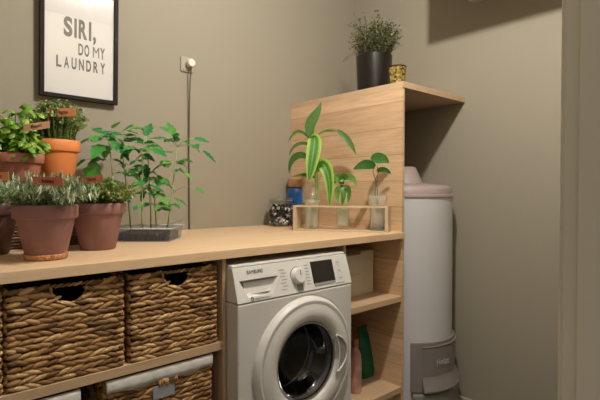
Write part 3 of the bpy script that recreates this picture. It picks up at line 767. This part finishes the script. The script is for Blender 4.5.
# blue grey propagator lid propped on the right end
q = MB(); vs = [(TWd-.035, .02, hh+.002), (TWd+.012, .01, hh+.020), (TWd+.014, TD*.8, hh+.024), (TWd-.03, TD*.85, hh+.004)]
vs = vs+[(a-.004, b, c+.003) for a, b, c in vs]
q.add(vs, [(0, 3, 2, 1), (4, 5, 6, 7), (0, 1, 5, 4), (1, 2, 6, 5), (2, 3, 7, 6), (3, 0, 4, 7)]).build('folded_cover', 'trayp', tr, fix=True)

def tomato_leaflet(mb, base, d, L, W, R, droop=.5):
    mb.leaf(base, d, L, W, droop, .14, 8, 'lance', ser=.20, up=V((R.uniform(-.5, .2), R.uniform(-1.0, -.2), 1)).normalized())
def tomato_leaf(mb, st, base, tip, sz, R, pairs=2, droop=.6):
    base, tip = V(base), V(tip); Lg = (tip-base).length; mid = (base+tip)/2+V((0, 0, Lg*.18))
    pts = [base, base.lerp(mid, .6)+V((0, 0, Lg*.04)), mid, mid.lerp(tip, .55)+V((0, 0, Lg*.02))]
    st.tube(pts, [.0014, .0012, .001, .0007], 5)
    dirn = (tip-base).normalized(); side = dirn.cross(V((0, 0, 1)))
    side = side.normalized() if side.length > .1 else RT.copy()
    for k in range(pairs):
        p = pts[1+k] if k < 2 else pts[2]
        for s in (-1, 1):
            tomato_leaflet(mb, p, dirn*.5+side*s*.9+V((0, 0, R.uniform(-.2, .3))), sz*R.uniform(.95, 1.3), sz*.66, R, droop)
    tomato_leaflet(mb, pts[3], (tip-pts[3]).normalized(), max(sz*1.5, (tip-pts[3]).length*1.2), sz*.80, R, droop*.5)
SD = 1.95
def seedling(base, top, bend, leaves, label, seed, dd=0):
    R = random.Random(seed); b3 = at(*base, SD+dd); b3.z = ZT+.034
    e = empty('tomato_seedling', b3, label, 'seedling', 'tomato seedlings in the plastic tray')
    t3 = at(*top, SD+dd)
    md = (b3+t3)/2+RT*bend; st = MB(); P = [b3, b3.lerp(md, .5)+RT*bend*.3, md, md.lerp(t3, .5)+RT*bend*.3, t3]
    P = [p-b3 for p in P]; st.tube(P, [.0032, .0030, .0028, .0024, .0016], 7)
    lf = MB()
    for (s, tx, ty, sz, pr_) in leaves:
        f = s*4; j = min(3, int(f)); p = P[j].lerp(P[j+1], f-j)
        tip = at(tx, ty, SD+dd+R.uniform(-.05, .05))-b3
        tomato_leaf(lf, st, p, tip, sz, R, pr_)
    for k in range(5):
        s_ = R.uniform(.35, .95); f = s_*4; j = min(3, int(f)); p = P[j].lerp(P[j+1], f-j); an = R.uniform(0, 6.28)
        tomato_leaf(lf, st, p, p+V((math.cos(an)*.045, math.sin(an)*.03, R.uniform(-.01, .03))), R.uniform(.022, .034), R, 1)
    st.build('stem', 'tstem', e, smooth=True); lf.build('leaves', 'tomato', e, smooth=True)
seedling((116, 225), (109, 141), .004, [(1, 92, 172, .085, 1), (1, 84, 141, .05, 2), (1, 122, 150, .05, 2), (.95, 99, 130, .045, 2), (.75, 78, 164, .05, 1), (.6, 96, 190, .03, 1), (1, 114, 127, .045, 1)], 'tomato seedling furthest left, large drooping leaf behind the thyme pot', 11)
seedling((131, 226), (121, 145), .003, [(1, 131, 139, .045, 2), (1, 112, 137, .045, 2), (.7, 137, 176, .035, 2), (.5, 116, 182, .035, 2), (.35, 124, 205, .025, 1), (1, 138, 128, .04, 2)], 'thin tomato seedling leaning left, second from the thyme pot', 12, .03)
seedling((142, 226), (142.5, 152), .0, [(1, 156, 150, .05, 2), (1, 128, 152, .05, 2), (1, 146, 170, .05, 1), (.6, 133, 185, .035, 2), (.55, 155, 187, .035, 2), (1, 146, 134, .05, 1), (.3, 136, 207, .025, 1)], 'straight thick-stemmed tomato seedling in the middle of the tray', 13, -.03)
seedling((151, 226), (146, 133), .004, [(1, 163, 128, .055, 0), (1, 129, 127, .05, 1), (.85, 156, 145, .035, 1), (.6, 160, 178, .035, 1), (.45, 143, 195, .03, 1)], 'tallest slim tomato seedling with a flat spreading top leaf', 14, .05)
seedling((157, 226), (154, 180), -.002, [(1, 168, 184, .045, 2), (1, 146, 180, .04, 2), (.7, 164, 199, .035, 2), (.5, 148, 204, .03, 1)], 'short bushy tomato seedling right of the middle', 15)
seedling((167, 226), (177, 147), .002, [(1, 163, 138, .05, 2), (1, 199, 139, .045, 1), (1, 210, 156, .05, 2), (.8, 159, 166, .045, 2), (.72, 187, 174, .035, 1), (.45, 202, 191, .032, 0), (.3, 176, 205, .028, 1), (.35, 158, 207, .025, 1), (1, 174, 135, .045, 2)], 'tomato seedling furthest right with a leaf arching towards the cable', 16)

# ------------------------------------------------------------------ wooden vase rack
hl = onz(293, 230.3, ZT); hd = V((1.832, 1.398, ZT))-hl; HL = hd.length; hang = math.atan2(hd.y, hd.x); HD = .100
rk = empty('vase_rack', hl, 'pale wooden rack on the worktop holding three small glass vases', 'vase rack', rz=hang)
RH = .129; th = .008
MB().box((0, 0, 0), (HL, HD, .008)).build('base_board', 'holder', rk, bev=.001)
MB().box((0, 0, .008), (.017, HD, RH-th)).build('end_board', 'holder', rk, bev=.001)
MB().box((HL-.017, 0, .008), (HL, HD, RH-th)).build('end_board', 'holder', rk, bev=.001)
ex = V((math.cos(hang), math.sin(hang), 0)); ey = V((-math.sin(hang), math.cos(hang), 0))
def along(px):      # place on the rack's centre line seen at column px
    best = min((k/400 for k in range(401)), key=lambda t: abs(_px(hl+ex*HL*t+ey*HD/2)-px)); return best*HL
def _px(p): p = p-V((0, 0, H)); return 300+FPX*p.dot(RT)/p.dot(FW)
vx = [along(312), along(343), along(377.5)]; vr = [.0400, .0345, .0400]
# top board with three round holes
q = MB(); cuts = [0]+[c+s*r for c, r in zip(vx, vr) for s in (-1, 1)]+[HL]
z0_, z1_ = RH-th, RH
for k in range(0, len(cuts)-1, 2): q.box((cuts[k], 0, z0_), (cuts[k+1], HD, z1_))
for c, r in zip(vx, vr):
    n = 24
    for sgn in (0, 1):
        yb = 0 if sgn == 0 else HD
        for k in range(n):
            a_ = c-r*math.cos(math.pi*k/n); b_ = c-r*math.cos(math.pi*(k+1)/n)
            ha = math.sqrt(max(0, r*r-(a_-c)**2)); hb = math.sqrt(max(0, r*r-(b_-c)**2)); s_ = -1 if sgn == 0 else 1
            ya, yb2 = HD/2+s_*ha, HD/2+s_*hb
            q.add([(a_, yb, z0_), (b_, yb, z0_), (b_, yb2, z0_), (a_, ya, z0_), (a_, yb, z1_), (b_, yb, z1_), (b_, yb2, z1_), (a_, ya, z1_)],
                  [(0, 1, 2, 3), (7, 6, 5, 4), (0, 4, 5, 1), (2, 6, 7, 3)])
q.build('top_board', 'holder', rk, fix=True)
def vpos(i): p = hl+ex*vx[i]+ey*HD/2; p.z = ZT+.008; return p
def vase(i, prof, wl, label):
    e = empty('glass_vase', vpos(i), label, 'vase', 'small glass vases in the wooden rack')
    MB().lathe(prof, n=32).build('glass_body', 'vase', e, smooth=True)
    wp = [(max(0, r-.0025), zz+.002) for r, zz in prof if zz < wl]; wp += [(wp[-1][0], wl), (0, wl)]
    MB().lathe(wp, n=28).build('water', 'water', e, smooth=True)
    return e
vase(0, [(.0, 0), (.026, .0), (.035, .006), (.0385, .02), (.0385, .085), (.0385, .125), (.0405, .136), (.0500, .146), (.051, .162), (.044, .182), (.029, .200), (.023, .212), (.022, .232), (.0255, .236)], .150, 'left glass vase in the rack, holding the tall striped plant')
vase(1, [(.0, 0.012), (.022, .012), (.031, .018), (.033, .03), (.033, .10), (.032, .118), (.030, .124), (.040, .128), (.046, .130), (.047, .133)], .105, 'middle glass vase with a flat rim, holding the short leafy cutting')
vase(2, [(.0, 0), (.026, .0), (.036, .006), (.0385, .02), (.0385, .122), (.0405, .131), (.048, .140), (.049, .158), (.045, .178), (.030, .195), (.018, .206), (.015, .215), (.015, .236), (.018, .240)], .172, 'right glass vase in the rack, holding the heart-leaved pothos')

def strap(mb, P, W, n=14, fold=.2, sh=.85):
    """long leaf following world points P (quadratic-ish), W max width, faces the camera side roughly"""
    P = [V(p) for p in P]; vs = []; fs = []
    def bz(t):
        q = [p.copy() for p in P]
        while len(q) > 1: q = [q[i].lerp(q[i+1], t) for i in range(len(q)-1)]
        return q[0]
    for i in range(n+1):
        t = i/n; p = bz(t); d = (bz(min(1, t+.02))-bz(max(0, t-.02))).normalized(); s = d.cross(FW).normalized(); nn_ = s.cross(d)
        w_ = max(W/2*math.sin(math.pi*min(1, (t*.96+.04)**sh))**.8, .0006)
        vs += [p-s*w_-nn_*w_*fold, p, p+s*w_-nn_*w_*fold]
    for i in range(n): a = 3*i; fs += [(a, a+1, a+4, a+3), (a+1, a+2, a+5, a+4)]
    mb.add(vs, fs)
# dracaena
vp0 = vpos(0); D0 = vp0.dot(FW)-V((0, 0, H)).dot(FW)
dr_ = empty('striped_dracaena', vp0, 'tall cutting with long green and yellow striped leaves in the left vase', 'plant')
A = lambda x, y, o=0: at(x, y, D0+o)-vp0
MB().tube([(0, 0, .006), (.0, 0, .06), A(317, 190), A(315.5, 165), A(313, 142)], [.010, .010, .010, .008, .004], 10).build('stem', 'stem', dr_, smooth=True)
mS, tS, bS = newmat('green_leaf_yellow_edges')
uv = nd(tS, 'ShaderNodeAttribute', attribute_name='edge'); 
tS.links.new(ramp(tS, uv.outputs['Fac'], [(.0, (.12, .26, .035)), (.2, (.04, .13, .018)), (.5, (.06, .17, .02)), (.68, (.22, .40, .045)), (1, (.32, .48, .07))]), bS.inputs['Base Color'])
bS.inputs['Roughness'].default_value = .5; bS.inputs['Specular IOR Level'].default_value = .25
def striped(name, P, W, sh=.85):
    P = [V(p) for p in P]; n, c = 18, 8; vs, fs, at_ = [], [], []
    def bz(t):
        q = [p.copy() for p in P]
        while len(q) > 1: q = [q[i].lerp(q[i+1], t) for i in range(len(q)-1)]
        return q[0]
    for i in range(n+1):
        t = i/n; p = bz(t); d = (bz(min(1, t+.02))-bz(max(0, t-.02))).normalized(); s = d.cross(FW).normalized(); nn_ = s.cross(d)
        w_ = max(W/2*math.sin(math.pi*min(1, (t*.96+.04)**sh))**.75, .0006)
        for k in range(c+1):
            u = -1+2*k/c; vs.append(p+s*w_*u-nn_*w_*.22*abs(u)); at_.append(abs(u))
    for i in range(n):
        for k in range(c): a = i*(c+1)+k; fs.append((a, a+1, a+c+2, a+c+1))
    o = MB().add(vs, fs).build(name, mS, dr_, smooth=True)
    ly = o.data.attributes.new('edge', 'FLOAT', 'POINT')
    for i, x in enumerate(at_): ly.data[i].value = x
    return o
striped('striped_leaf', [A(313, 138), A(318, 132, -.03), A(310, 170, -.08), A(309, 181, -.08)], .074)
striped('striped_leaf', [A(317, 172), A(322, 152, -.03), A(333, 172, -.06), A(329, 208, -.07)], .066)
q = MB(); strap(q, [A(313, 140), A(303, 122), A(318, 118), A(321, 102)], .056); strap(q, [A(312, 142), A(300, 124, .02), A(292, 132, .03), A(288, 143, .04)], .016)
strap(q, [A(312, 146), A(302, 140, -.02), A(292, 144, -.03), A(289, 156, -.03)], .018); strap(q, [A(314, 140), A(322, 127, .04), A(332, 132, .05), A(337, 131, .05)], .012)
strap(q, [A(337, 130, .03), A(344, 135, .01), A(352, 143, 0), A(356, 155, 0)], .032); strap(q, [A(311, 160), A(300, 150, .0), A(289, 156, .01), A(289, 174, .01)], .036)
strap(q, [A(315, 178), A(308, 172, .02), A(298, 176, .03), A(291, 177, .03)], .018)
q.tube([A(314, 141), A(322, 131, .04), A(330, 129, .045), A(338, 130.5, .03)], .0015, 5)
q.build('green_leaves', 'dracd', dr_, smooth=True)
# middle cutting
vp1 = vpos(1); D1 = vp1.dot(FW)-V((0, 0, H)).dot(FW)
lk = empty('leafy_cutting', vp1, 'short bright green cutting with cupped leaves in the middle vase', 'plant')
A = lambda x, y, o=0: at(x, y, D1+o)-vp1
st = MB(); q = MB(); R = random.Random(21)
for x0_, x1_, y1_ in ((340, 338, 184), (343, 344, 179), (345, 348, 185), (342, 341, 188)):
    st.tube([A(x0_, 222), A(x0_, 205), A(x1_, y1_)], [.003, .0035, .0025], 6)
for P, w_ in (([(343, 182), (338, 172), (333, 180), (332, 189)], .034), ([(343, 181), (349, 172), (355, 180), (356, 186)], .034), ([(343, 184), (340, 176), (344, 173), (349, 178)], .030),
              ([(342, 190), (337, 185), (336, 195), (338, 203)], .032), ([(344, 188), (348, 184), (350, 194), (348, 203)], .032), ([(343, 186), (343, 182), (344, 195), (343, 204)], .034), ([(341, 184), (336, 178), (335, 176), (331, 181)], .024)):
    strap(q, [A(x, y, R.uniform(-.03, .02)) for x, y in P], w_, sh=.75)
q.build('leaves', 'lucky', lk, smooth=True); st.build('stems', 'tstem', lk, smooth=True)
# pothos
vp2 = vpos(2); D2 = vp2.dot(FW)-V((0, 0, H)).dot(FW)
pt = empty('pothos_cutting', vp2, 'pothos cutting with dark heart-shaped leaves in the right vase', 'plant')
A = lambda x, y, o=0: at(x, y, D2+o)-vp2
st = MB(); q = MB()
st.tube([A(379, 210), A(375, 195), A(375.5, 180), A(373, 172), A(374, 167)], .0022, 6); st.tube([A(378, 205), A(377, 185), A(378, 172), A(377, 166)], .002, 6); st.tube([A(377, 190), A(376, 178), A(379, 172)], .0018, 6)
st.build('stems', 'bstem', pt, smooth=True)
strap(q, [A(375, 167), A(366, 161, -.02), A(360, 167, -.03), A(353, 169, -.02)], .048, sh=.7)
strap(q, [A(372, 161), A(378, 155, .01), A(386, 160, .0), A(389, 163, 0)], .056, sh=.65)
strap(q, [A(377, 171), A(382, 168, -.02), A(388, 170, -.02), A(391, 174, -.02)], .026, sh=.7)
q.build('leaves', 'pothos', pt, smooth=True)
q = MB(); R = random.Random(5)
for k in range(8):
    q.blob(V((R.uniform(-.018, .018), R.uniform(-.018, .018), .012+R.uniform(0, .012))), V((.015, 0, 0)), V((0, .012, 0)), V((0, 0, .009)), 5, 8)
q.build('roots', 'soil', pt, smooth=True)

# ------------------------------------------------------------------ jar of pebbles, blue vase
jr = empty('glass_jar', (1.731, 2.093, ZT), 'squat glass jar of black and white pebbles at the back of the worktop', 'jar')
JP = [(0, .002), (.066, .002), (.074, .008), (.0765, .02), (.0765, .115), (.072, .130), (.064, .138)]
MB().lathe(JP+[(.064, .146)], n=40).build('jar_body', 'glass', jr, smooth=True)
MB().lathe([(0, .150), (.068, .150), (.070, .153), (.070, .162), (.066, .166), (.020, .168), (.014, .178), (0, .180)], n=40).build('lid', 'vase', jr, smooth='auto')
MB().lathe([(.066, .145), (.069, .145), (.069, .150), (.066, .150)], n=40).build('clamp_ring', 'metal', jr, smooth='auto')
R = random.Random(9)
pe = MB()
for i in range(380):
    zz = R.uniform(.012, .122); a = R.uniform(0, 6.28); rr = .062*math.sqrt(R.uniform(.25, 1)); c = V((math.cos(a)*rr, math.sin(a)*rr, zz))
    ax = V((R.uniform(-1, 1), R.uniform(-1, 1), R.uniform(-1, 1))).normalized(); b1 = ax.orthogonal().normalized(); s = R.uniform(.008, .013)
    pe.blob(c, ax*s, b1*s*.8, ax.cross(b1)*s*.6, 4, 6)
o = pe.build('pebbles', 'pebd', jr, smooth=True); o['kind'] = 'stuff'
bp = at(295, 190, 2.88); bp.z = ZT
bv = empty('blue_jar', bp, 'glossy blue jar with a brown lid tucked behind the vase rack', 'jar')
MB().lathe([(0, 0), (.028, 0), (.032, .01), (.034, .06), (.046, .13), (.051, .170), (.050, .195), (.043, .215), (.036, .226)], n=36).build('jar_body', 'blue', bv, smooth=True)
MB().lathe([(0, .226), (.040, .226), (.045, .230), (.048, .262), (.044, .276), (0, .278)], n=32).build('lid', 'cork', bv, smooth='auto')

# ------------------------------------------------------------------ on the top board
ZB = H+.5439
pp = V((2.037, 1.655, ZB))
bpz = empty('potted_shrub', pp, 'airy grey-green plant in a tall black cylindrical pot on the top board', 'potted plant')
hp = at(374, 57.5, 2.588).z-ZB
MB().lathe([(0, 0), (.088, 0), (.091, .003), (.099, hp-.004), (.099, hp), (.094, hp), (.092, hp-.03), (0, hp-.03)], n=56).build('pot', 'blackpot', bpz, smooth='auto')
MB().lathe([(.0925, hp-.03), (0, hp-.027)], n=24).build('soil', 'soil', bpz, smooth=True)
R = random.Random(31); st = MB(); lf = MB()
for i in range(230):
    a = R.uniform(0, 6.28); qq = math.sqrt(R.random()); p = V((math.cos(a)*.075*qq, math.sin(a)*.075*qq, hp-.03))
    big = i % 11 == 0
    hgt = R.uniform(.06, .20)*(1-.25*qq)+(.055 if big else 0)+.035
    out = V((math.cos(a), math.sin(a), 0))*qq*R.uniform(.03, .085)*(1.35 if big else 1)
    pts = [p+out*t**1.3+V((R.uniform(-.004, .004), R.uniform(-.004, .004), hgt*(1-(1-t)**1.4))) for t in (0, .25, .5, .75, 1)]
    st.tube(pts, [.0012, .001, .0009, .0007, .0004], 4)
    for k in range(26):
        t = (k+3)/28; f = t*4; j = min(3, int(f)); b = V(pts[j]).lerp(V(pts[j+1]), f-j)
        d = V((R.uniform(-1, 1), R.uniform(-1, 1), R.uniform(-.2, .9))).normalized(); off = d*R.uniform(.004, .018)
        lf.leaf(b+off*.6, d, R.uniform(.010, .015), .0105, .2, .1, 2, 'oval')
# two sprays leaning left, one of them low beside the pot
for tipx, tipy, zz0 in ((347, 24, 0), (343, 61, 0), (351, 36, 0), (401, 38, 0)):
    tip = at(tipx, tipy, 2.66)-pp; b = V((0, 0, hp-.03)); pts = [b.lerp(tip, t)+V((0, 0, .05*math.sin(math.pi*t))) for t in (0, .25, .5, .75, 1)]
    st.tube(pts, .0008, 4)
    for k in range(34):
        t = .35+.65*k/33; f = t*4; j = min(3, int(f)); bb = V(pts[j]).lerp(V(pts[j+1]), f-j); d = V((R.uniform(-1, 1), R.uniform(-1, 1), R.uniform(-.6, .9))).normalized()
        lf.leaf(bb+d*.010, d, .009, .007, .2, .1, 2, 'oval')
lf.build('foliage', 'airy', bpz, smooth=True); st.build('stems', 'bstem', bpz, smooth=True)
ca = empty('candle_holder', (1.977, 1.455, ZB), 'small amber mosaic glass candle holder on the corner of the top board', 'candle holder')
MB().lathe([(0, 0), (.034, 0), (.038, .003), (.043, .055), (.046, .090), (.043, .090), (.040, .055), (.035, .008), (0, .008)], n=36).build('glass_cup', 'amber', ca, smooth='auto')
MB().lathe([(.0458, .086), (.048, .089), (.0458, .093)], n=36).build('rim', 'frame', ca, smooth=True)
MB().lathe([(0, .009), (.018, .009), (.019, .012), (.019, .022), (0, .022)], n=20).build('tealight', 'linen', ca, smooth='auto')

# ------------------------------------------------------------------ things on the right-hand shelves
def carton(x0, x1, y0, y1, z0, z1, label, name='cream_box'):
    e = empty(name, ((x0+x1)/2, (y0+y1)/2, z0), label, 'box', 'cream boxes on the middle right shelf'); hx, hy, hz = (x1-x0)/2, (y1-y0)/2, z1-z0
    MB().box((-hx+.001, -hy+.001, 0), (hx-.001, hy-.001, hz*.78)).build('box_body', 'box', e, bev=.002)
    MB().box((-hx, -hy, hz*.78), (hx, hy, hz)).build('lid', 'box', e, bev=.002)
yb = 1.535
ax_, bx_, cx_ = ony(346, 280, yb).x, ony(362.3, 280, yb).x, ony(375, 280, yb).x
carton(ax_, bx_-.002, yb, yb+.12, ZS, ZS+.108, 'cream box on the middle right shelf, lower one of the stack')
carton(ax_, bx_-.002, yb, yb+.12, ZS+.1085, ZS+.206, 'cream box on the middle right shelf, upper one of the stack')
carton(bx_, cx_, yb+.01, yb+.13, ZS, ZS+.218, 'tall cream box right of the stacked pair on the middle right shelf')
yb = 1.50
gp = ony(372.5, 330, 1.56); gb = empty('green_pouch', (gp.x, 1.58, ZL), 'dark green plastic pouch leaning on the low right shelf', 'pouch')
q = MB(); vs = []; NXg, NZg = 8, 12
for s in (-1, 1):
    for j in range(NZg+1):
        for i in range(NXg+1):
            u, v = -1+2*i/NXg, j/NZg; bul = .034*math.sqrt(max(0, 1-u*u))*(1-v)**.5*(.5+.5*min(1, v*6))+.001
            vs.append(((.058+.004*math.sin(v*7))*u, s*bul+.03*v, .240*v))
nn1 = (NXg+1)*(NZg+1); fs = []
for s in (0, 1):
    for j in range(NZg):
        for i in range(NXg): a = s*nn1+j*(NXg+1)+i; fs.append((a, a+1, a+NXg+2, a+NXg+1))
q.add(vs, fs).build('pouch_body', 'green', gb, smooth=True, fix=True)
MB().box((-.056, .027, .238), (.056, .034, .262)).build('sealed_edge', 'green', gb, bev=.001)
kp = ony(357, 330, 1.49); kb = empty('pink_bottle', (kp.x, 1.50, ZL), 'narrow dusky pink bottle on the low right shelf beside the washing machine', 'bottle')
q = MB().lathe([(0, 0), (.026, 0), (.030, .004), (.030, .15), (.026, .19), (.014, .215), (.012, .222)], n=28); q.build('bottle_body', 'pink', kb, smooth='auto')
MB().lathe([(0, .222), (.015, .222), (.016, .225), (.015, .26), (0, .262)], n=24).build('cap', 'terra2', kb, smooth='auto')
bpy.context.view_layer.update()
